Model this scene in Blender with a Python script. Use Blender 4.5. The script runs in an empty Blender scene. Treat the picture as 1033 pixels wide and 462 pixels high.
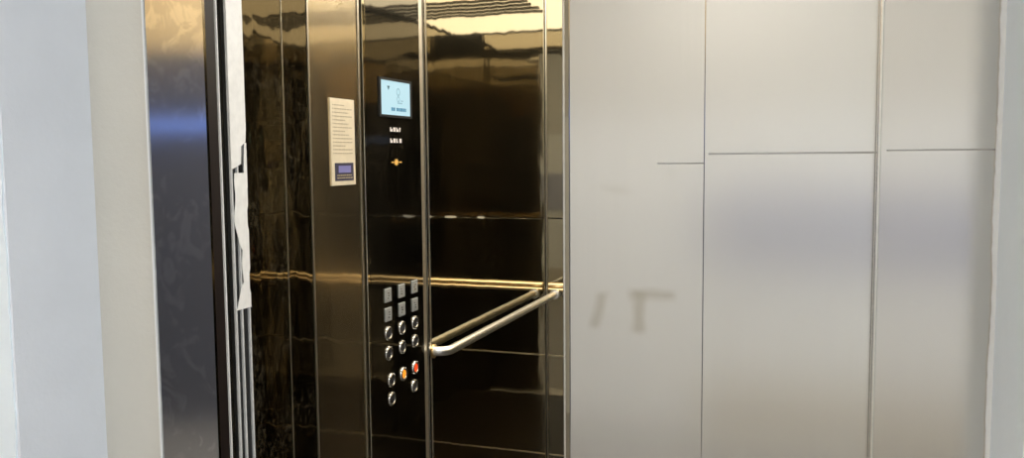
import bpy, bmesh, math, random
from mathutils import Vector, Matrix, noise
random.seed(7)
SC = bpy.context.scene
COL = SC.collection
PI = math.pi

# ------------------------------------------------------------------ materials
def new_mat(name):
    m = bpy.data.materials.new(name); m.use_nodes = True
    nt = m.node_tree; b = nt.nodes['Principled BSDF']
    return m, nt, b

def nd(nt, typ, **kw):
    n = nt.nodes.new(typ)
    for k, v in kw.items():
        if k == 'op': n.operation = v
        else: setattr(n, k, v)
    return n

def link(nt, a, b): nt.links.new(a, b)

def coords(nt, scale=(1, 1, 1), rot=(0, 0, 0)):
    g = nd(nt, 'ShaderNodeNewGeometry'); mp = nd(nt, 'ShaderNodeMapping')
    mp.inputs['Scale'].default_value = scale; mp.inputs['Rotation'].default_value = rot
    link(nt, g.outputs['Position'], mp.inputs['Vector'])
    return mp.outputs['Vector']

def tex_noise(nt, vec, scale, detail=3, rough=.55, dist=0):
    n = nd(nt, 'ShaderNodeTexNoise')
    n.inputs['Scale'].default_value = scale; n.inputs['Detail'].default_value = detail
    n.inputs['Roughness'].default_value = rough; n.inputs['Distortion'].default_value = dist
    link(nt, vec, n.inputs['Vector']); return n.outputs['Fac']

def ramp(nt, fac, stops):
    r = nd(nt, 'ShaderNodeValToRGB'); e = r.color_ramp.elements
    while len(e) < len(stops): e.new(.5)
    for el, (p, c) in zip(e, stops):
        el.position = p; el.color = (*c, 1) if len(c) == 3 else c
    link(nt, fac, r.inputs['Fac']); return r.outputs['Color']

def mth(nt, op, a, b=None, c=None, clamp=False):
    n = nd(nt, 'ShaderNodeMath', op=op); n.use_clamp = clamp
    for i, v in enumerate((a, b, c)):
        if v is None: continue
        if isinstance(v, (int, float)): n.inputs[i].default_value = v
        else: link(nt, v, n.inputs[i])
    return n.outputs[0]

def mixc(nt, fac, a, b):
    n = nd(nt, 'ShaderNodeMix', data_type='RGBA')
    for i, v in ((0, fac), (6, a), (7, b)):
        if isinstance(v, (int, float)): n.inputs[i].default_value = v
        elif isinstance(v, tuple): n.inputs[i].default_value = (*v, 1)
        else: link(nt, v, n.inputs[i])
    return n.outputs[2]

def bump(nt, h, b, strength=.2, dist=.002):
    n = nd(nt, 'ShaderNodeBump'); n.inputs['Strength'].default_value = strength
    n.inputs['Distance'].default_value = dist
    link(nt, h, n.inputs['Height']); link(nt, n.outputs['Normal'], b.inputs['Normal'])

def plain(name, col, rough=.5, metal=0, spec=.5, emit=None, es=0):
    m, nt, b = new_mat(name)
    v = coords(nt); f = tex_noise(nt, v, 60, 2)
    c = ramp(nt, f, [(.3, tuple(x*.94 for x in col)), (.7, tuple(min(1, x*1.04) for x in col))])
    link(nt, c, b.inputs['Base Color'])
    b.inputs['Roughness'].default_value = rough; b.inputs['Metallic'].default_value = metal
    b.inputs['Specular IOR Level'].default_value = spec
    if emit:
        b.inputs['Emission Color'].default_value = (*emit, 1); b.inputs['Emission Strength'].default_value = es
    return m

def plaster(name, col, grain=1.0):
    m, nt, b = new_mat(name)
    v = coords(nt)
    f1 = tex_noise(nt, v, 5, 4); f2 = tex_noise(nt, v, 90, 4, .6)
    c1 = ramp(nt, f1, [(.3, tuple(x*.96 for x in col)), (.7, tuple(min(1, x*1.03) for x in col))])
    c2 = mixc(nt, mth(nt, 'MULTIPLY', f2, .10), c1, tuple(x*.8 for x in col))
    link(nt, c2, b.inputs['Base Color'])
    b.inputs['Roughness'].default_value = .85; b.inputs['Specular IOR Level'].default_value = .2
    bump(nt, f2, b, .25*grain, .003)
    return m

def brushed(name, col, rough=.28, vertical=True, smear=None, aniso=.0):
    """brushed stainless steel; the grain runs up the sheet"""
    m, nt, b = new_mat(name)
    s = (220, 220, 3) if vertical else (3, 3, 220)
    f = tex_noise(nt, coords(nt, s), 1, 3)
    cloud = tex_noise(nt, coords(nt, (1, 1, .6)), 6, 4)
    c = ramp(nt, f, [(.25, tuple(x*.985 for x in col)), (.75, tuple(min(1, x*1.01) for x in col))])
    c = mixc(nt, mth(nt, 'MULTIPLY', cloud, .10), c, tuple(x*.8 for x in col))
    if smear: c = smear(nt, c)
    link(nt, c, b.inputs['Base Color'])
    r = mth(nt, 'MULTIPLY_ADD', cloud, .06, rough-.03)
    link(nt, r, b.inputs['Roughness'])
    b.inputs['Metallic'].default_value = 1
    b.inputs['Anisotropic'].default_value = aniso
    bump(nt, f, b, .012, .001)
    return m

def box_mask(nt, axis_u, cu, cz, wu, wz, soft=.01, tilt=0):
    """soft rectangle in the sheet's own plane (stain with its own shape)"""
    g = nd(nt, 'ShaderNodeNewGeometry'); sp = nd(nt, 'ShaderNodeSeparateXYZ')
    wob = nd(nt, 'ShaderNodeTexNoise'); wob.inputs['Scale'].default_value = 30
    link(nt, g.outputs['Position'], wob.inputs['Vector'])
    link(nt, g.outputs['Position'], sp.inputs[0])
    u = mth(nt, 'SUBTRACT', sp.outputs[axis_u], cu); z = mth(nt, 'SUBTRACT', sp.outputs[2], cz)
    if tilt: u = mth(nt, 'MULTIPLY_ADD', z, -tilt, u)
    o = mth(nt, 'MULTIPLY_ADD', wob.outputs['Fac'], .012, -.006)
    def edge(d, w):
        a = mth(nt, 'ABSOLUTE', mth(nt, 'ADD', d, o))
        return mth(nt, 'DIVIDE', mth(nt, 'SUBTRACT', w, a), soft, clamp=True)
    return mth(nt, 'MULTIPLY', edge(u, wu), edge(z, wz))

def mirror(name, tint, rough=.04, haze=.25, hrough=.35, speck=0., speck_col=(.30, .24, .15), wav=.01, wscale=9):
    """polished tinted steel: a sharp lobe and a hazy one, light dirt on top"""
    m, nt, b = new_mat(name)
    out = nt.nodes['Material Output']
    v = coords(nt)
    cloud = tex_noise(nt, coords(nt, (1, 1, .5)), 7, 4)
    b.inputs['Metallic'].default_value = 1
    b.inputs['Base Color'].default_value = (*tint, 1)
    b.inputs['Roughness'].default_value = rough
    b2 = nd(nt, 'ShaderNodeBsdfPrincipled'); b2.inputs['Metallic'].default_value = 1
    b2.inputs['Base Color'].default_value = (*tint, 1); b2.inputs['Roughness'].default_value = hrough
    mx = nd(nt, 'ShaderNodeMixShader')
    link(nt, mth(nt, 'MULTIPLY_ADD', cloud, haze, haze*.5), mx.inputs[0])
    link(nt, b.outputs[0], mx.inputs[1]); link(nt, b2.outputs[0], mx.inputs[2])
    fw = tex_noise(nt, coords(nt, (1, 1, .45)), wscale, 2)
    bn = nd(nt, 'ShaderNodeBump'); bn.inputs['Strength'].default_value = wav; bn.inputs['Distance'].default_value = .05
    link(nt, fw, bn.inputs['Height']); link(nt, bn.outputs[0], b.inputs['Normal']); link(nt, bn.outputs[0], b2.inputs['Normal'])
    res = mx.outputs[0]
    if speck:
        d = nd(nt, 'ShaderNodeBsdfDiffuse'); d.inputs['Color'].default_value = (*speck_col, 1)
        s1 = tex_noise(nt, coords(nt, (1, 1, .8)), 110, 6, .75, .4)
        s2 = tex_noise(nt, v, 9, 3)
        k = ramp(nt, mth(nt, 'MULTIPLY_ADD', s2, .35, mth(nt, 'MULTIPLY', s1, .8)), [(.61, (0, 0, 0)), (.68, (1, 1, 1))])
        m2 = nd(nt, 'ShaderNodeMixShader')
        link(nt, mth(nt, 'MULTIPLY', k, speck), m2.inputs[0])
        link(nt, res, m2.inputs[1]); link(nt, d.outputs[0], m2.inputs[2]); res = m2.outputs[0]
    link(nt, res, out.inputs['Surface'])
    return m

def emis(name, col, s):
    m, nt, b = new_mat(name)
    f = tex_noise(nt, coords(nt), 8, 1)
    c = ramp(nt, f, [(.2, tuple(x*.96 for x in col)), (.8, col)])
    b.inputs['Base Color'].default_value = (*[x*.08 for x in col], 1); b.inputs['Roughness'].default_value = .5
    link(nt, c, b.inputs['Emission Color']); b.inputs['Emission Strength'].default_value = s
    return m

STAIN = (.50, .46, .37)
def panel_smear(nt, c):
    def put(c, mask, k): return mixc(nt, mth(nt, 'MULTIPLY', mask, k), c, STAIN)
    c = put(c, box_mask(nt, 0, -.286, 1.235, .012, .030, .010, .25), .55)
    c = put(c, box_mask(nt, 0, -.212, 1.259, .036, .012, .012), .60)
    c = put(c, box_mask(nt, 0, -.230, 1.234, .013, .033, .010), .62)
    c = put(c, box_mask(nt, 0, -.262, 1.403, .026, .010, .018, -1.0), .35)
    c = put(c, box_mask(nt, 0, -.186, 1.423, .012, .012, .018), .28)
    return c

M = {}
M['door'] = brushed('brushed_door_steel', (.765, .75, .71), .17, smear=panel_smear)
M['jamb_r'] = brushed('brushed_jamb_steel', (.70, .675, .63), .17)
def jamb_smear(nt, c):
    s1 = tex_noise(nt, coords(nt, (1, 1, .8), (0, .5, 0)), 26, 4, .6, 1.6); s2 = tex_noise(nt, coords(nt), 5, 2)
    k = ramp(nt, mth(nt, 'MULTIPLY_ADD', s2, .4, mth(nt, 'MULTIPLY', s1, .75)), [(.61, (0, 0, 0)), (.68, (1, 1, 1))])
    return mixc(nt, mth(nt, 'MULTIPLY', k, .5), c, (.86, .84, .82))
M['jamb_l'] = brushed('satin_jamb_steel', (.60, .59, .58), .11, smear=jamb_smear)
M['edge'] = plain('bright_steel_edge', (.80, .77, .70), .25, 1)
M['cop'] = mirror('black_polished_steel', (.22, .205, .17), .04, .05, .3, speck=.03)
M['wall'] = mirror('black_mirror_steel', (.52, .468, .345), .03, .03, .20, speck=.012, wav=.010)
M['wall_dirty'] = mirror('smeared_mirror_steel', (.28, .25, .19), .03, .015, .25, speck=.10, wav=.035)
M['bronze'] = mirror('bronze_satin_steel', (.83, .73, .56), .06, .55, .22, speck=.05, wav=.02)
M['back'] = mirror('dark_mirror_steel', (.36, .32, .24), .03, .03, .20, speck=.01, wav=.010)
M['chrome'] = plain('polished_chrome', (.94, .93, .90), .33, 1)
M['brass'] = plain('warm_polished_strip', (.92, .72, .42), .34, 1)
M['bead'] = plain('steel_bead', (.78, .71, .58), .30, 1)
M['rail_edge'] = plain('satin_steel_edge', (.80, .72, .58), .45, 1)
M['alu'] = plain('aluminium_profile', (.85, .84, .82), .4, .25)
M['film'] = plain('white_protective_film', (.86, .84, .80), .45)
M['line_grey'] = plain('thin_line_grey', (.42, .41, .38), .6)  # thin grey line across the door and jamb steel
M['black'] = plain('black_plastic', (.012, .012, .012), .4)
M['shaft'] = plain('dark_shaft_wall', (.02, .018, .016), .9)
M['redbrown'] = plain('rust_primer_steel', (.010, .005, .004), .45)
M['ring'] = plain('button_ring_steel', (.82, .82, .80), .22, 1)
M['cap'] = plain('button_cap_dark', (.03, .03, .035), .3)
M['plate'] = plain('button_plate_steel', (.74, .77, .77), .35, .7)
M['orange'] = emis('orange_lit_button', (1.0, .33, .02), 1.2)
M['red'] = emis('red_lit_button', (1.0, .075, .01), 1.1)
M['amber'] = emis('amber_symbol', (1.0, .55, .12), .8)
M['glyph'] = emis('warm_white_indicator', (1.0, .86, .72), .9)
M['screen'] = emis('pale_blue_screen', (.58, .86, .95), .85)
M['ink_blue'] = plain('screen_ink_blue', (.03, .20, .36), .5)
M['ink_dark'] = plain('screen_ink_dark', (.03, .10, .13), .5)
M['ink_pale'] = emis('screen_pale_ink', (.35, .62, .72), .75)
M['paper'] = plain('cream_notice_board', (.70, .60, .43), .6)
M['print'] = plain('notice_print', (.42, .35, .24), .7)
M['navy'] = plain('notice_navy', (.035, .03, .06), .6)
M['purple'] = plain('notice_violet', (.20, .19, .42), .6)
M['gold_print'] = plain('notice_ochre_print', (.42, .34, .20), .7)
M['wall_paint'] = plaster('grey_white_paint', (.765, .79, .835))
M['reveal'] = plaster('beige_paint', (.60, .58, .52))
M['white_coat_and_lit_side'] = plaster('white_top_coat_and_lit_side', (.86, .93, .985), 1.6)
M['putty'] = plaster('pale_putty_edge', (.82, .82, .80), 2.5)
M['lobby_white'] = plaster('lobby_white_paint', (.86, .85, .82))
M['lobby_warm_tint'] = plaster('lobby_warm_glow_tint', (.85, .63, .33))
M['added_upper'] = plaster('added_upper_tone', (.67, .645, .59))
M['added_band'] = plaster('added_blue_grey_band', (.47, .475, .56))
M['added_dado'] = plaster('added_beige_dado', (.66, .60, .50))
M['floor'] = plain('grey_floor_tile', (.33, .315, .295), .45)
M['car_floor'] = plain('dark_car_floor', (.012, .009, .007), .3)
M['slate'] = plain('slate_door_paint', (.13, .135, .165), .45)
M['blue_glow'] = emis('added_blue_glow', (.22, .36, .95), 1.5)
M['lamp'] = emis('added_lamp_diffuser', (1.0, .965, .92), 13.5)
M['warm_lamp'] = emis('car_lamp_diffuser', (1.0, .95, .86), 6.5)
M['slat'] = plain('dark_louver', (.03, .025, .02), .5)
M['car_ceiling'] = plain('grey_car_ceiling', (.16, .145, .125), .4)

# ------------------------------------------------------------------ mesh helpers
def base_world(p):
    return p.matrix_basis.translation.copy() if p.parent is None else base_world(p.parent) + p.matrix_basis.translation

class MB:
    def __init__(s): s.bm = bmesh.new()
    def box(s, x0, x1, y0, y1, z0, z1, bev=0):
        b = bmesh.new()
        vs = [b.verts.new((x, y, z)) for x in (x0, x1) for y in (y0, y1) for z in (z0, z1)]
        for f in ((0, 1, 3, 2), (4, 6, 7, 5), (0, 4, 5, 1), (2, 3, 7, 6), (0, 2, 6, 4), (1, 5, 7, 3)):
            b.faces.new([vs[i] for i in f])
        bmesh.ops.recalc_face_normals(b, faces=b.faces)
        if bev: bmesh.ops.bevel(b, geom=b.edges[:], offset=bev, segments=2, affect='EDGES', profile=.5)
        s._add(b); return s
    def _add(s, b):
        me = bpy.data.meshes.new('t'); b.to_mesh(me); b.free(); s.bm.from_mesh(me); bpy.data.meshes.remove(me)
    def poly(s, pts, d):
        """closed outline pts (3-D) extruded by vector d"""
        b = bmesh.new(); vs = [b.verts.new(p) for p in pts]; f = b.faces.new(vs)
        r = bmesh.ops.extrude_face_region(b, geom=[f])
        bmesh.ops.translate(b, vec=d, verts=[e for e in r['geom'] if isinstance(e, bmesh.types.BMVert)])
        bmesh.ops.recalc_face_normals(b, faces=b.faces); s._add(b); return s
    def cyl(s, c, axis, r, h, seg=32, r2=None, bev=0):
        b = bmesh.new()
        bmesh.ops.create_cone(b, cap_ends=True, segments=seg, radius1=r, radius2=r if r2 is None else r2, depth=h)
        if bev: bmesh.ops.bevel(b, geom=[e for e in b.edges if abs(e.verts[0].co.z-e.verts[1].co.z) < 1e-6], offset=bev, segments=2, affect='EDGES')
        q = Vector((0, 0, 1)).rotation_difference(Vector(axis)).to_matrix().to_4x4()
        bmesh.ops.transform(b, matrix=Matrix.Translation(c) @ q, verts=b.verts); s._add(b); return s
    def ring(s, c, axis, r, t, seg=36, ms=10, sx=1.0):
        b = bmesh.new(); g = []
        for i in range(seg):
            a = 2*PI*i/seg; row = []
            for j in range(ms):
                q = 2*PI*j/ms; rr = r+t*math.cos(q)
                row.append(b.verts.new((rr*math.cos(a), rr*math.sin(a), t*math.sin(q)*sx)))
            g.append(row)
        for i in range(seg):
            for j in range(ms):
                b.faces.new((g[i][j], g[(i+1) % seg][j], g[(i+1) % seg][(j+1) % ms], g[i][(j+1) % ms]))
        q = Vector((0, 0, 1)).rotation_difference(Vector(axis)).to_matrix().to_4x4()
        bmesh.ops.transform(b, matrix=Matrix.Translation(c) @ q, verts=b.verts)
        bmesh.ops.recalc_face_normals(b, faces=b.faces); s._add(b); return s
    def tube(s, pts, r, seg=16, fl=1.0):
        """round bar through pts"""
        b = bmesh.new(); pts = [Vector(p) for p in pts]; rows = []
        up = Vector((0, 0, 1))
        for i, p in enumerate(pts):
            t = (pts[min(i+1, len(pts)-1)]-pts[max(i-1, 0)]).normalized()
            side = t.cross(up)
            if side.length < 1e-4: side = Vector((1, 0, 0))
            side.normalize(); w = side.cross(t).normalized()
            rows.append([b.verts.new(p+side*(r*fl*math.cos(2*PI*k/seg))+w*(r*math.sin(2*PI*k/seg))) for k in range(seg)])
        for a, c in zip(rows, rows[1:]):
            for k in range(seg): b.faces.new((a[k], a[(k+1) % seg], c[(k+1) % seg], c[k]))
        b.faces.new(rows[0][::-1]); b.faces.new(rows[-1])
        bmesh.ops.recalc_face_normals(b, faces=b.faces); s._add(b); return s
    def build(s, name, mat, parent=None, smooth=False, label=None):
        if parent is not None:
            bmesh.ops.translate(s.bm, vec=-base_world(parent), verts=s.bm.verts)
        me = bpy.data.meshes.new(name); s.bm.to_mesh(me); s.bm.free()
        if smooth:
            for p in me.polygons: p.use_smooth = True
            me.set_sharp_from_angle(angle=math.radians(35))
        o = bpy.data.objects.new(name, me); COL.objects.link(o); me.materials.append(mat)
        if parent is not None: o.parent = parent
        if label: o['label'] = label
        return o

def thing(name, label, cat, loc, group=None):
    o = bpy.data.objects.new(name, None); COL.objects.link(o); o.empty_display_size = .05
    o.location = loc; o['label'] = label; o['category'] = cat
    if group: o['group'] = group
    return o
def tag(o, label, cat, group=None):
    o['label'] = label; o['category'] = cat
    if group: o['group'] = group
    return o
def struct(name, mb, mat, parent=None, label=None):
    o = mb.build(name, mat, parent, label=label)
    if parent is None: o['kind'] = 'structure'
    return o

# ------------------------------------------------------------------ the landing (lobby)
YW = .930            # face of the landing wall
YJ = 1.10            # face of the steel door frame
LX0, LX1, LY0, LZ = -3.3, 2.2, -2.2, 2.75
YJO = 1.087
XJL0, XJL1 = -.977, -.877          # left jamb
XJR0, XJR1 = .063, .187            # right jamb
ZH = 2.06
struct('floor', MB().box(LX0-.1, LX1+.1, LY0-.1, 1.14, -.1, 0), M['floor'])
struct('ceiling', MB().box(LX0-.1, LX1+.1, LY0-.1, 1.14, LZ, LZ+.1), M['lobby_white'])
YB1 = 1.092          # beige strip at the back of the niche, beside the frame
XN = -1.0925         # left side of the niche
XNR = .191           # right side of the niche
struct('wall_front_left', MB().box(LX0, XN, YW, 1.14, 0, LZ), M['wall_paint'])
struct('trim_1', MB().box(XN, XJL0-.0005, YB1, 1.13, 0, LZ), M['reveal'])
struct('wall_front_right', MB().box(XNR, LX1, YW, 1.14, 0, LZ), M['wall_paint'])
struct('wall_front_top', MB().box(XN, XNR, YW, 1.13, 2.16, LZ), M['wall_paint'])

def wobble(z, seed, amp):
    return amp*(noise.noise(Vector((seed, 0, z*9)))+.6*noise.noise(Vector((seed, 3, z*31)))+.45*noise.noise(Vector((seed, 7, z*90))))
# white top coat at the far left, with a ragged edge, a few millimetres proud
pts = [(LX0+.08, YW, .02), (LX0+.08, YW, LZ-.02)]
n = 260
for i in range(n+1):
    z = LZ-.02-(LZ-.04)*i/n
    pts.append((XN-.004+wobble(z, 2.3, .0035) , YW, z))
struct('trim_2', MB().poly(pts, Vector((0, -.003, 0))), M['white_coat_and_lit_side'])
# ragged putty bead where the right side of the niche meets the frame
pts = []
for i in range(n+1):
    z = .02+(2.10-.02)*i/n
    pts.append((XNR-.006+wobble(z, 9.1, .0022), YJ-.0005, z))
for z in (2.10, .02): pts.append((XNR-.0002, YJ-.0005, z))
struct('trim_3', MB().poly(pts, Vector((0, -.006, 0))), M['putty'])
# caulk line between the beige reveal and the frame
struct('trim_4', MB().box(XJL0-.0003, XJL0+.0018, YJO-.003, YJO-.0003, 0, 2.16), M['putty'])

# rest of the landing with tones and glows added for the steel to reflect
struct('wall_back', MB().box(LX0, -.52, LY0-.1, LY0, 0, LZ).box(-.52, LX1, LY0-.1, LY0, 0, LZ), M['lobby_white'])
struct('trim_5', MB().box(-.55, .95, LY0, LY0+.02, .90, 1.27), M['added_band'])  # added patch, stands in for the viewer's dim reflection in the doors
struct('trim_18', MB().box(-3.2, -1.7, LY0, LY0+.03, 2.03, LZ), M['lobby_warm_tint'])  # warm light above the door put into this gold colour
struct('trim_19', MB().box(-.55, LX1, LY0, LY0+.015, 0, .30), M['added_dado'])  # added darker foot of the wall, dulls the lower door reflections
struct('trim_17', MB().box(XNR-.001, XNR, YW+.001, YJ-.0065, 0, 2.155), M['white_coat_and_lit_side'])  # paler coat brightens the niche side that gets little light
struct('trim_6', MB().box(-1.9, LX1, LY0, LY0+.012, 1.66, 2.70), M['added_upper'])  # added darker upper wall, dims the reflections high on the doors
struct('wall_left', MB().box(LX0-.1, LX0, LY0, 1.0, 0, LZ), M['lobby_warm_tint'])
struct('wall_right', MB().box(LX1, LX1+.1, LY0, 1.14, 0, .85).box(LX1, LX1+.1, LY0, 1.14, 2.35, LZ).box(LX1, LX1+.1, LY0, -1.9, .85, 2.35).box(LX1, LX1+.1, .5, 1.14, .85, 2.35), M['lobby_white'])
w1 = struct('added_window_1', MB().box(LX1+.03, LX1+.07, -1.9, .5, .85, .90).box(LX1+.03, LX1+.07, -1.9, .5, 2.30, 2.35).box(LX1+.03, LX1+.07, -1.9, -1.85, .9, 2.3).box(LX1+.03, LX1+.07, .45, .5, .9, 2.3).box(LX1+.03, LX1+.07, -.72, -.68, .9, 2.3), M['alu'])  # added unseen window, made for cool light on the left niche
d1 = struct('added_door_1', MB().box(LX0, LX0+.04, -2.15, -.1, 0, 2.05), M['slate'])  # added unseen dark door, meant to darken the left jamb's reflection
MB().box(LX0+.04, LX0+.05, -2.1, -.2, 1.60, 1.66).build('added_glow_pane', M['blue_glow'], d1)  # added blue glow for the jamb to reflect
d2 = struct('added_door_2', MB().box(-3.1, -1.75, LY0, LY0+.04, 0, 2.02), M['slate'])  # second added dark door, where the left jamb's reflection falls
MB().box(-3.0, -1.85, LY0+.04, LY0+.05, 1.60, 1.66).build('added_glow_pane', M['blue_glow'], d2)  # added glow, gives the blue band in the left jamb

for (x, y) in ((-1.1, -.30), (-.4, -1.5), (1.2, -1.0), (-2.3, -1.55)):  # added lamps, placed to brighten the walls, niche and reflections
    t = thing('added_lamp', 'added unseen square lamp over the landing behind the viewer', 'ceiling light', (x, y, LZ), 'added landing lamps')
    MB().box(x-.32, x+.32, y-.32, y+.32, LZ-.05, LZ, .006).build('frame', M['alu'], t)
    MB().box(x-.29, x+.29, y-.29, y+.29, LZ-.056, LZ-.0505).build('diffuser', M['lamp'], t)

# ------------------------------------------------------------------ landing door frame
fr = thing('elevator_door_frame', 'brushed steel elevator door frame set in the landing wall', 'door frame', (-.4, YJ, 0))
# left jamb: face sheet folded back, with a raised fold line near the opening
def jy(x): return YJO+(YJ-YJO)*(x-XJL0)/(XJL1-XJL0)
def jslab(x0, x1, lift): return [(x0, jy(x0)-lift, 0), (x1, jy(x1)-lift, 0), (x1, jy(x1)+.004, 0), (x0, jy(x0)+.004, 0)]
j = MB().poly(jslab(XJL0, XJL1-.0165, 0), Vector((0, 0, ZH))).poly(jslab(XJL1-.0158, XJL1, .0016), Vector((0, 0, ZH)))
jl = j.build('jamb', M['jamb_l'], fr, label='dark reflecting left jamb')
MB().box(XJL1-.003, XJL1-.0003, YJ+.0042, YJ+.026, 0, ZH).build('jamb_return', M['redbrown'], jl, label='dark red-brown inner edge')
j = MB().box(XJR0+.004, XJR1+.004, YJ, YJ+.025, 0, ZH)
jr = j.build('jamb', M['jamb_r'], fr, label='pale right jamb')
MB().box(XJR0, XJR0+.004, YJ-.001, YJ+.025, 0, ZH, .001).build('jamb_edge', M['edge'], jr)
MB().box(XJR0+.010, XJR1-.002, YJ-.0006, YJ, 1.4515, 1.4535).build('thin_line', M['line_grey'], jr)
MB().box(XJL0, XJR1, YJ, YJ+.025, ZH+.0005, 2.158).build('header', M['jamb_r'], fr)
# sliding door panels
Y_S, Y_F = 1.135, 1.170
t = thing('elevator_door_panel', 'right-hand brushed steel sliding door panel next to the right jamb', 'elevator door', (-.03, Y_S, 0), 'landing door panels')
p = MB().box(-.140, .10, Y_S, Y_S+.022, .01, 2.12, .0015).build('panel', M['door'], t)
MB().box(-.134, XJR0-.001, Y_S-.0006, Y_S, 1.449, 1.4515).build('thin_line', M['line_grey'], t, label='thin dark line across the panel')
t = thing('elevator_door_panel', 'left-hand brushed steel sliding door panel with brown adhesive marks', 'elevator door', (-.2, Y_F, 0), 'landing door panels')
p = MB().box(-.329, .06, Y_F, Y_F+.022, .01, 2.12, .0025).build('panel', M['door'], t)
MB().box(-.205, -.141, Y_F-.0006, Y_F, 1.437, 1.4390).build('thin_line', M['line_grey'], t, label='thin dark line across the panel')
# car door behind the landing door, its leading edge just showing
t = thing('car_door_panel', 'narrow bright leading edge of the car door beside the landing door', 'elevator door', (-.2, 1.235, 0))
MB().box(-.352, .10, 1.235, 1.262, .02, 2.10).build('panel', M['back'], t)
MB().box(-.3565, -.352, 1.236, 1.261, .02, 2.10, .001).build('edge_profile', M['edge'], t, label='bright metal leading edge')
# sill
t = thing('door_sill', 'grooved aluminium sill under the sliding doors', 'sill', (-.4, 1.2, 0))
m = MB().box(-.96, .15, 1.14, 1.27, -.04, 0)
for y in (1.146, 1.17, 1.20, 1.235, 1.262): m.box(-.96, .15, y-.002, y+.002, 0, .004)
m.build('sill_plate', M['alu'], t)

# ------------------------------------------------------------------ elevator car shell
XL, XR, YF, YB, ZC = -.965, .155, 1.31, 3.12, 2.19
struct('wall_car_left', MB().box(XL-.05, XL-.006, YF-.06, YB+.05, 0, 2.4), M['shaft'])
struct('wall_car_back', MB().box(XL-.006, XR+.006, YB+.006, YB+.05, 0, 2.4), M['shaft'])
struct('wall_car_right', MB().box(XR+.006, XR+.05, YF-.06, YB+.05, 0, 2.4), M['shaft'])
struct('wall_car_front', MB().box(-.02, XR+.006, YF-.03, YF, 0, 2.4).box(XL, XR, YF-.03, YF, 2.06, 2.4), M['back'])
struct('wall_shaft', MB().box(-1.2, -1.016, 1.141, 1.25, 0, 2.4).box(-1.016, .4, 1.141, 1.27, 2.2, 2.4).box(.22, .4, 1.141, 1.27, 0, 2.2), M['shaft'])
struct('floor_car', MB().box(XL-.006, XR+.006, 1.27, YB+.006, -.05, 0), M['car_floor'])
struct('ceiling_car', MB().box(XL-.006, XR+.006, YF, YB+.006, ZC, ZC+.05), M['car_ceiling'])

def wpanel(y0, y1, mat, label, z0=.0, z1=ZC-.002, dx=.0, kind='mirror_panel'):
    o = MB().box(XL-.006, XL+dx, y0+.0006, y1-.0006, z0, z1, .0012).build(kind, mat)
    return tag(o, label, 'panel', 'steel sheets of the car side wall')
wpanel(1.315, 1.432, M['wall_dirty'], 'narrow smeared mirror panel just behind the white door strip')
wpanel(1.434, 1.519, M['wall_dirty'], 'narrow dark mirror panel directly left of the bronze panel')
wpanel(1.527, 1.719, M['bronze'], 'bronze satin wall panel carrying the cream notice', kind='bronze_panel')
wpanel(2.083, 3.106, M['wall'], 'wide black mirror wall panel behind the slanting handrail')
wpanel(1.750, 2.030, M['cop'], 'dark filler sheet under the button panel', 0, .55, kind='filler_sheet')
wpanel(1.750, 2.030, M['cop'], 'dark filler sheet above the screen', 1.86, kind='filler_sheet')

# vertical beads between the panels
def bead(y, w, name, mat=None, d=.005):
    o = MB().box(XL-.006, XL+d, y-w/2, y+w/2, 0, ZC-.003, min(w, d)*.3).build('trim_%s' % name, mat or M['bead']); o['kind'] = 'structure'
bead(1.523, .0045, '7', d=.0015); bead(1.4330, .0016, '8', d=.001)
bead(1.7255, .007, '9', d=.0015); bead(1.742, .012, '10', M['wall'])
bead(2.043, .022, '11', M['rail_edge'], d=.002); bead(2.0600, .010, '12', M['cop']); bead(2.074, .006, '13', d=.0015)

# back wall: four sheets with thin bright joints, corner beads, a warm rail strip
zs = [0, .306, .692, 1.215, ZC-.002]
names = ['lowest', 'second lowest', 'third from the floor', 'topmost']
for a, b, nm in zip(zs, zs[1:], names):
    o = MB().box(XL, XR, YB, YB+.006, a+.002, b-.002, .001).build('mirror_panel', M['back'])
    tag(o, 'dark mirror sheet on the back wall, %s of four' % nm, 'panel', 'mirror sheets of the car back wall')
for k, z in enumerate(zs[1:3]):
    struct('trim_%d' % (14+k), MB().box(XL+.001, XR-.001, YB-.0015, YB+.004, z-.0018, z+.0018), M['bead'])
struct('trim_16', MB().box(XL+.0002, XL+.006, YB-.007, YB-.0002, 0, ZC-.003, .002), M['bead'])
t = thing('gold_strip', 'warm gold double strip running level across the dark back wall', 'strip', (-.4, YB, .95))
for z, mt in ((.9640, M['brass']), (.9465, M['brass'])):
    m = MB().tube([(XL+.0115, YB-.0082, z), (XR-.001, YB-.0082, z)], .0078, 12)
    m.build('strip_bead', mt, t, True)
# right wall sheet
o = MB().box(XR, XR+.006, YF, YB, 0, ZC-.002).build('mirror_panel', M['back'])
tag(o, 'dark mirror sheet opposite the button panel', 'panel')

# small white flecks along a joint of the back wall
for k, (x, w) in enumerate(((-.72, .035), (-.60, .05), (-.50, .03), (-.42, .07))):
    o = MB().poly([(x, YB-.001, 1.213), (x+w*.4, YB-.001, 1.2085), (x+w, YB-.001, 1.2125), (x+w*.9, YB-.001, 1.219), (x+w*.3, YB-.001, 1.2175)], Vector((0, .0013, 0))).build('white_fleck', M['film'])
    tag(o, 'tiny white fleck on the back wall joint', 'film', 'white flecks on the back wall')

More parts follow.
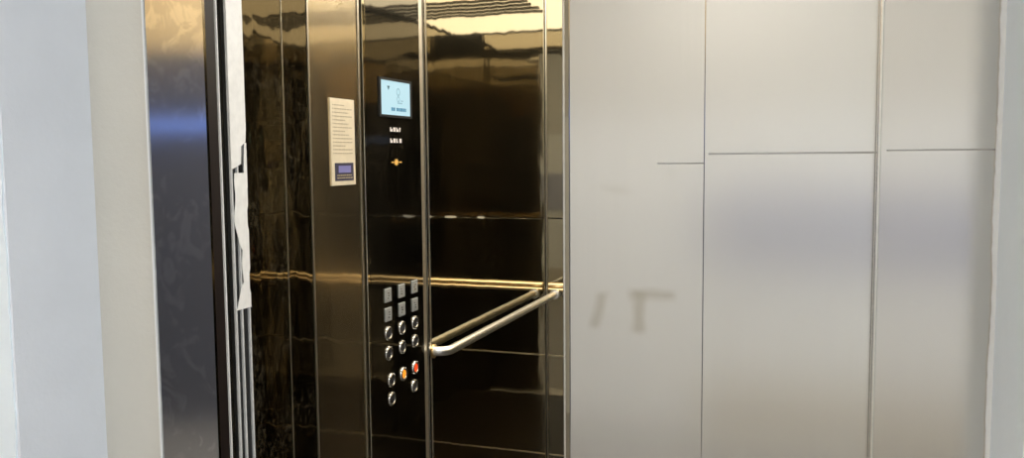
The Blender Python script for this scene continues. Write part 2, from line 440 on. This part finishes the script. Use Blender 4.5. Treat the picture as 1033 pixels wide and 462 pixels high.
# ------------------------------------------------------------------ car ceiling light (seen in the mirrors)
cx0, cx1, cy0, cy1 = -.955, .145, 1.325, 3.108
t = thing('ceiling_light', 'large cream louvred ceiling light of the elevator car', 'ceiling light', (-.4, 2.2, ZC))
m = MB()
m.box(cx0, cx1, cy0, cy0+.02, ZC-.014, ZC-.0005).box(cx0, cx1, cy1-.02, cy1, ZC-.014, ZC-.0005)
m.box(cx0, cx0+.02, cy0+.02, cy1-.02, ZC-.014, ZC-.0005).box(cx1-.02, cx1, cy0+.02, cy1-.02, ZC-.014, ZC-.0005)
m.build('frame', M['car_ceiling'], t)
MB().box(cx0+.021, cx1-.021, cy0+.021, cy1-.021, ZC-.012, ZC-.006).build('diffuser', M['warm_lamp'], t)
for k in range(5):
    y = 2.02+.095*k
    MB().box(-.62, .118, y-.013, y+.013, ZC-.026, ZC-.016).build('louver_slat', M['slat'], t)
MB().box(.119, .133, 1.94, 2.47, ZC-.026, ZC-.016).build('louver_bar', M['slat'], t)

# ------------------------------------------------------------------ handrail on the left wall
t = thing('handrail', 'polished steel handrail bar along the dark mirror wall', 'handrail', (XL, 2.6, .93))
xb, zr, rb = XL+.040, .932, .0125
pts = [(XL+.003, 2.090, zr)]
for i in range(9):
    a = PI/2*i/8
    pts.append((xb-.034+.034*math.sin(a), 2.124-.034*math.cos(a), zr))
pts += [(xb, 2.3, zr), (xb, 2.6, zr), (xb, 2.9, zr), (xb, YB-.03, zr)]
MB().tube(pts, rb, 20).build('bar', M['chrome'], t, True)
MB().cyl((XL+.0035, 2.090, zr), (1, 0, 0), .019, .006, 28, bev=.0015).build('wall_flange', M['brass'], t, True)
MB().cyl((xb, YB-.018, zr), (0, 1, 0), .019, .028, 28, bev=.002).build('end_flange', M['chrome'], t, True)

# ------------------------------------------------------------------ car operating panel
XP = XL+.004
cop = thing('car_operating_panel', 'black polished elevator control panel with screen and floor buttons', 'control panel', (XP, 1.89, .55))
m = MB().box(XL-.006, XP, 1.7505, 2.0300, .5515, 1.8585, .0015)
m.build('faceplate', M['cop'], cop)
# screen
dy0, dy1, dz0, dz1 = 1.815, 1.968, 1.549, 1.629
bz = MB()
for a in ((dy0-.008, dy1+.008, dz1, dz1+.006), (dy0-.008, dy1+.008, dz0-.006, dz0), (dy0-.008, dy0, dz0, dz1), (dy1, dy1+.008, dz0, dz1)):
    bz.box(XP, XP+.003, *a)
disp = bz.build('display', M['black'], cop)
MB().box(XP, XP+.0015, dy0, dy1, dz0, dz1).build('screen', M['screen'], disp)
xs = XP+.0015
m = MB()
y = 1.868
for w in (.010, .008, .0, .010, .007, .006, .009, .007, .006):
    if w: m.box(xs, xs+.0006, y, y+w*.8, 1.559, 1.567)
    y += w+.0012 if w else .006
m.build('screen_text', M['ink_blue'], disp)
m = MB().poly([(xs, 1.848, 1.6165), (xs, 1.860, 1.6165), (xs, 1.854, 1.607)], Vector((.0006, 0, 0)))
m.build('direction_arrow', M['ink_dark'], disp)
m = MB().ring((xs, 1.905, 1.605), (1, 0, 0), .008, .0018, 24, 6, .3).ring((xs, 1.905, 1.588), (1, 0, 0), .006, .0016, 24, 6, .3)
m.box(xs, xs+.0005, 1.900, 1.925, 1.577, 1.580).box(xs, xs+.0005, 1.918, 1.930, 1.583, 1.5855)
m.build('screen_symbol', M['ink_pale'], disp, True)
# two rows of little lit characters
for z, y0, y1, k in ((1.5150, 1.862, 1.925, 4), (1.4885, 1.862, 1.925, 3)):
    m = MB(); st = (y1-y0)/4
    for i in range(4):
        a = y0+i*st
        m.box(XP, XP+.001, a, a+st*.20, z-.005, z+.005)
        if i != k-1: m.box(XP, XP+.001, a+st*.42, a+st*.60, z-.005, z+(.005 if i % 2 else .001))
        m.box(XP, XP+.001, a+st*.20, a+st*.42, z+(.002 if i % 2 else -.004), z+(.0035 if i % 2 else -.002))
    m.build('lit_characters', M['glyph'], cop)
# amber alarm symbol
m = MB()
pts = []
for i in range(20):
    a = 2*PI*i/20; r = .0085*(1 if i % 2 else .55)
    pts.append((XP, 1.890+r*1.5*math.sin(a), 1.437+r*math.cos(a)))
m.poly(pts, Vector((.001, 0, 0))).box(XP, XP+.001, 1.866, 1.876, 1.4355, 1.4385).box(XP, XP+.001, 1.904, 1.918, 1.4355, 1.4385)
m.build('alarm_symbol', M['amber'], cop)

def square_button(y, z):
    o = MB().box(XP, XP+.003, y-.0165, y+.0165, z-.0165, z+.0165, .002).build('button', M['plate'], cop)
    g = MB()
    for k in range(3):
        a = random.uniform(-.009, .0); g.box(XP+.003, XP+.0036, y+a, y+a+random.uniform(.005, .009), z-.008+.006*k, z-.0055+.006*k)
    g.build('raised_character', M['ring'], o)
def round_button(y, z, cap=None, label=None):
    o = MB().ring((XP+.001, y, z), (1, 0, 0), .0135, .0038, 36, 10).build('button', M['ring'], cop, True, label)
    MB().cyl((XP+.0015, y, z), (1, 0, 0), .0105, .003, 28, bev=.0008).build('button_cap', cap or M['cap'], o, True)
    if cap is None:
        g = MB().box(XP+.003, XP+.0036, y-.0012, y+.0012, z-.005, z+.005)
        g.build('raised_character', M['ring'], o)
    else:
        g = MB().cyl((XP+.0032, y, z), (1, 0, 0), .0035, .0012, 16); g.build('raised_character', cap, o)
C3 = (1.831, 1.903, 1.975)
for z in (1.123, 1.077):
    for y in C3: square_button(y, z)
for z in (1.031, .983):
    for y in C3: round_button(y, z)
round_button(1.905, .915, M['orange'], 'orange lit round button')
round_button(1.972, .915, M['red'], 'red lit round button')
round_button(1.842, .915); round_button(1.842, .869); round_button(1.966, .869)

# ------------------------------------------------------------------ notice
t = thing('notice_board', 'tall cream notice with dark lower block on the bronze panel', 'notice', (XL, 1.645, 1.39))
ny0, ny1, nz0, nz1 = 1.597, 1.696, 1.390, 1.574
MB().box(XL-.0004, XL+.003, ny0, ny1, nz0, nz1, .0008).build('board', M['paper'], t)
m = MB(); z = nz1-.014; xq = XL+.003
while z > nz0+.062:
    y = ny0+.014; end = ny1-.012-random.choice((0, .0, .015, .03))
    m.box(xq, xq+.0004, ny0+.008, ny0+.011, z-.0012, z+.0012)
    while y < end:
        w = random.uniform(.004, .012); m.box(xq, xq+.0004, y, min(y+w, end), z-.0011, z+.0011); y += w+.002
    z -= .0078
m.build('print', M['print'], t)
o = MB().box(xq, xq+.0006, ny0+.012, ny1-.010, nz0+.010, nz0+.048).build('dark_block', M['navy'], t)
MB().box(xq+.0006, xq+.001, ny0+.026, ny1-.022, nz0+.027, nz0+.042).build('violet_block', M['purple'], o)
m = MB()
for zz in (nz0+.016, nz0+.0215):
    y = ny0+.02
    while y < ny1-.018:
        w = random.uniform(.004, .009); m.box(xq+.0006, xq+.001, y, y+w, zz-.0012, zz+.0012); y += w+.002
m.build('print', M['gold_print'], o)

# ------------------------------------------------------------------ door strip (light curtain) at the left of the opening
XM = -.940
t2 = thing('door_post', 'dark mirror-clad door post with thin bright front edge behind the left jamb', 'door post', (XM-.01, 1.25, 0))
MB().box(XM-.020, XM, 1.2115, 1.309, 0, 2.17, .0008).build('mirror_face', M['wall_dirty'], t2)
MB().box(XM-.020, XM+.0025, 1.2078, 1.2112, 0, 2.17, .0008).build('front_edge', M['film'], t2, label='thin bright front edge')  # white finish makes up for the little light in the gap
t = thing('light_curtain', 'tall ribbed aluminium door strip half covered in torn white film', 'door strip', (-.932, 1.243, 0))
MB().box(XM+.0003, -.934, 1.2215, 1.2635, .02, 2.10).build('housing', M['black'], t)
for y in (1.2240, 1.2400, 1.2605):
    MB().box(-.934, -.929, y-.0019, y+.0019, .02, 2.10, .001).build('rib', M['alu'], t)
ya, yb, xf = 1.2212, 1.2636, -.9288
m = MB()
m.poly([(xf, ya, 2.09), (xf, yb, 2.09), (xf, yb, 1.50), (xf, yb-.002, 1.478), (xf, yb-.014, 1.47), (xf, yb-.016, 1.440), (xf, ya+.004, 1.432), (xf, ya, 1.432)], Vector((.001, 0, 0)))
m.poly([(xf, yb-.006, 1.475), (xf, yb, 1.476), (xf, yb, 1.40), (xf, yb-.004, 1.39), (xf, yb-.009, 1.43)], Vector((.0009, 0, 0)))
zz = [1.425-.011*i for i in range(22)]
lft = [(xf, ya+.010+.005*math.sin(z*31)+.003*math.sin(z*83)+(.008 if 1.23 < z < 1.30 else 0), z) for z in zz]
m.poly(lft+[(xf, ya, 1.196), (xf, ya, 1.192), (xf, yb, 1.192)]+[(xf, yb-.001-.003*(math.sin(z*57) > .5), z) for z in zz[::-1]], Vector((.001, 0, 0)))
m.build('film', M['film'], t, label='torn white protective film')

# ------------------------------------------------------------------ light, camera, render look
w = bpy.data.worlds.new('World'); SC.world = w; w.use_nodes = True
w.node_tree.nodes['Background'].inputs[0].default_value = (.75, .85, 1, 1)
w.node_tree.nodes['Background'].inputs[1].default_value = .8

def area(name, loc, rot, size, power, col):
    l = bpy.data.lights.new(name, 'AREA'); l.energy = power; l.size = size[0]; l.shape = 'RECTANGLE'; l.size_y = size[1]; l.color = col
    o = bpy.data.objects.new(name, l); COL.objects.link(o); o.location = loc; o.rotation_euler = rot; return o

area('added_daylight', (LX1+.12, -.7, 1.6), (0, PI/2, 0), (1.4, 2.3), 33, (.84, .92, 1.0))  # added daylight through the unseen window, brightens the left walls
cam = bpy.data.cameras.new('camera'); co = bpy.data.objects.new('camera', cam); COL.objects.link(co)
pitch, yaw, roll = .0838811, .3392541, -.0087244
fw = Vector((-math.sin(yaw)*math.cos(pitch), math.cos(yaw)*math.cos(pitch), -math.sin(pitch)))
r0 = Vector((math.cos(yaw), math.sin(yaw), 0)); u0 = r0.cross(fw)
r = math.cos(roll)*r0+math.sin(roll)*u0; u = -math.sin(roll)*r0+math.cos(roll)*u0
co.matrix_world = Matrix(((r.x, u.x, -fw.x, 0), (r.y, u.y, -fw.y, 0), (r.z, u.z, -fw.z, 1.45), (0, 0, 0, 1)))
cam.sensor_width = 36; cam.lens = 878.35/1033*36; cam.clip_start = .01
SC.camera = co
vs = SC.view_settings; vs.view_transform = 'Standard'; vs.look = 'None'; vs.gamma = 1; vs.exposure = 0; vs.use_curve_mapping = False
SC.cycles.max_bounces = 16; SC.cycles.glossy_bounces = 12; SC.cycles.diffuse_bounces = 5
SC.cycles.sample_clamp_indirect = 6
SC.cycles.use_denoising = True
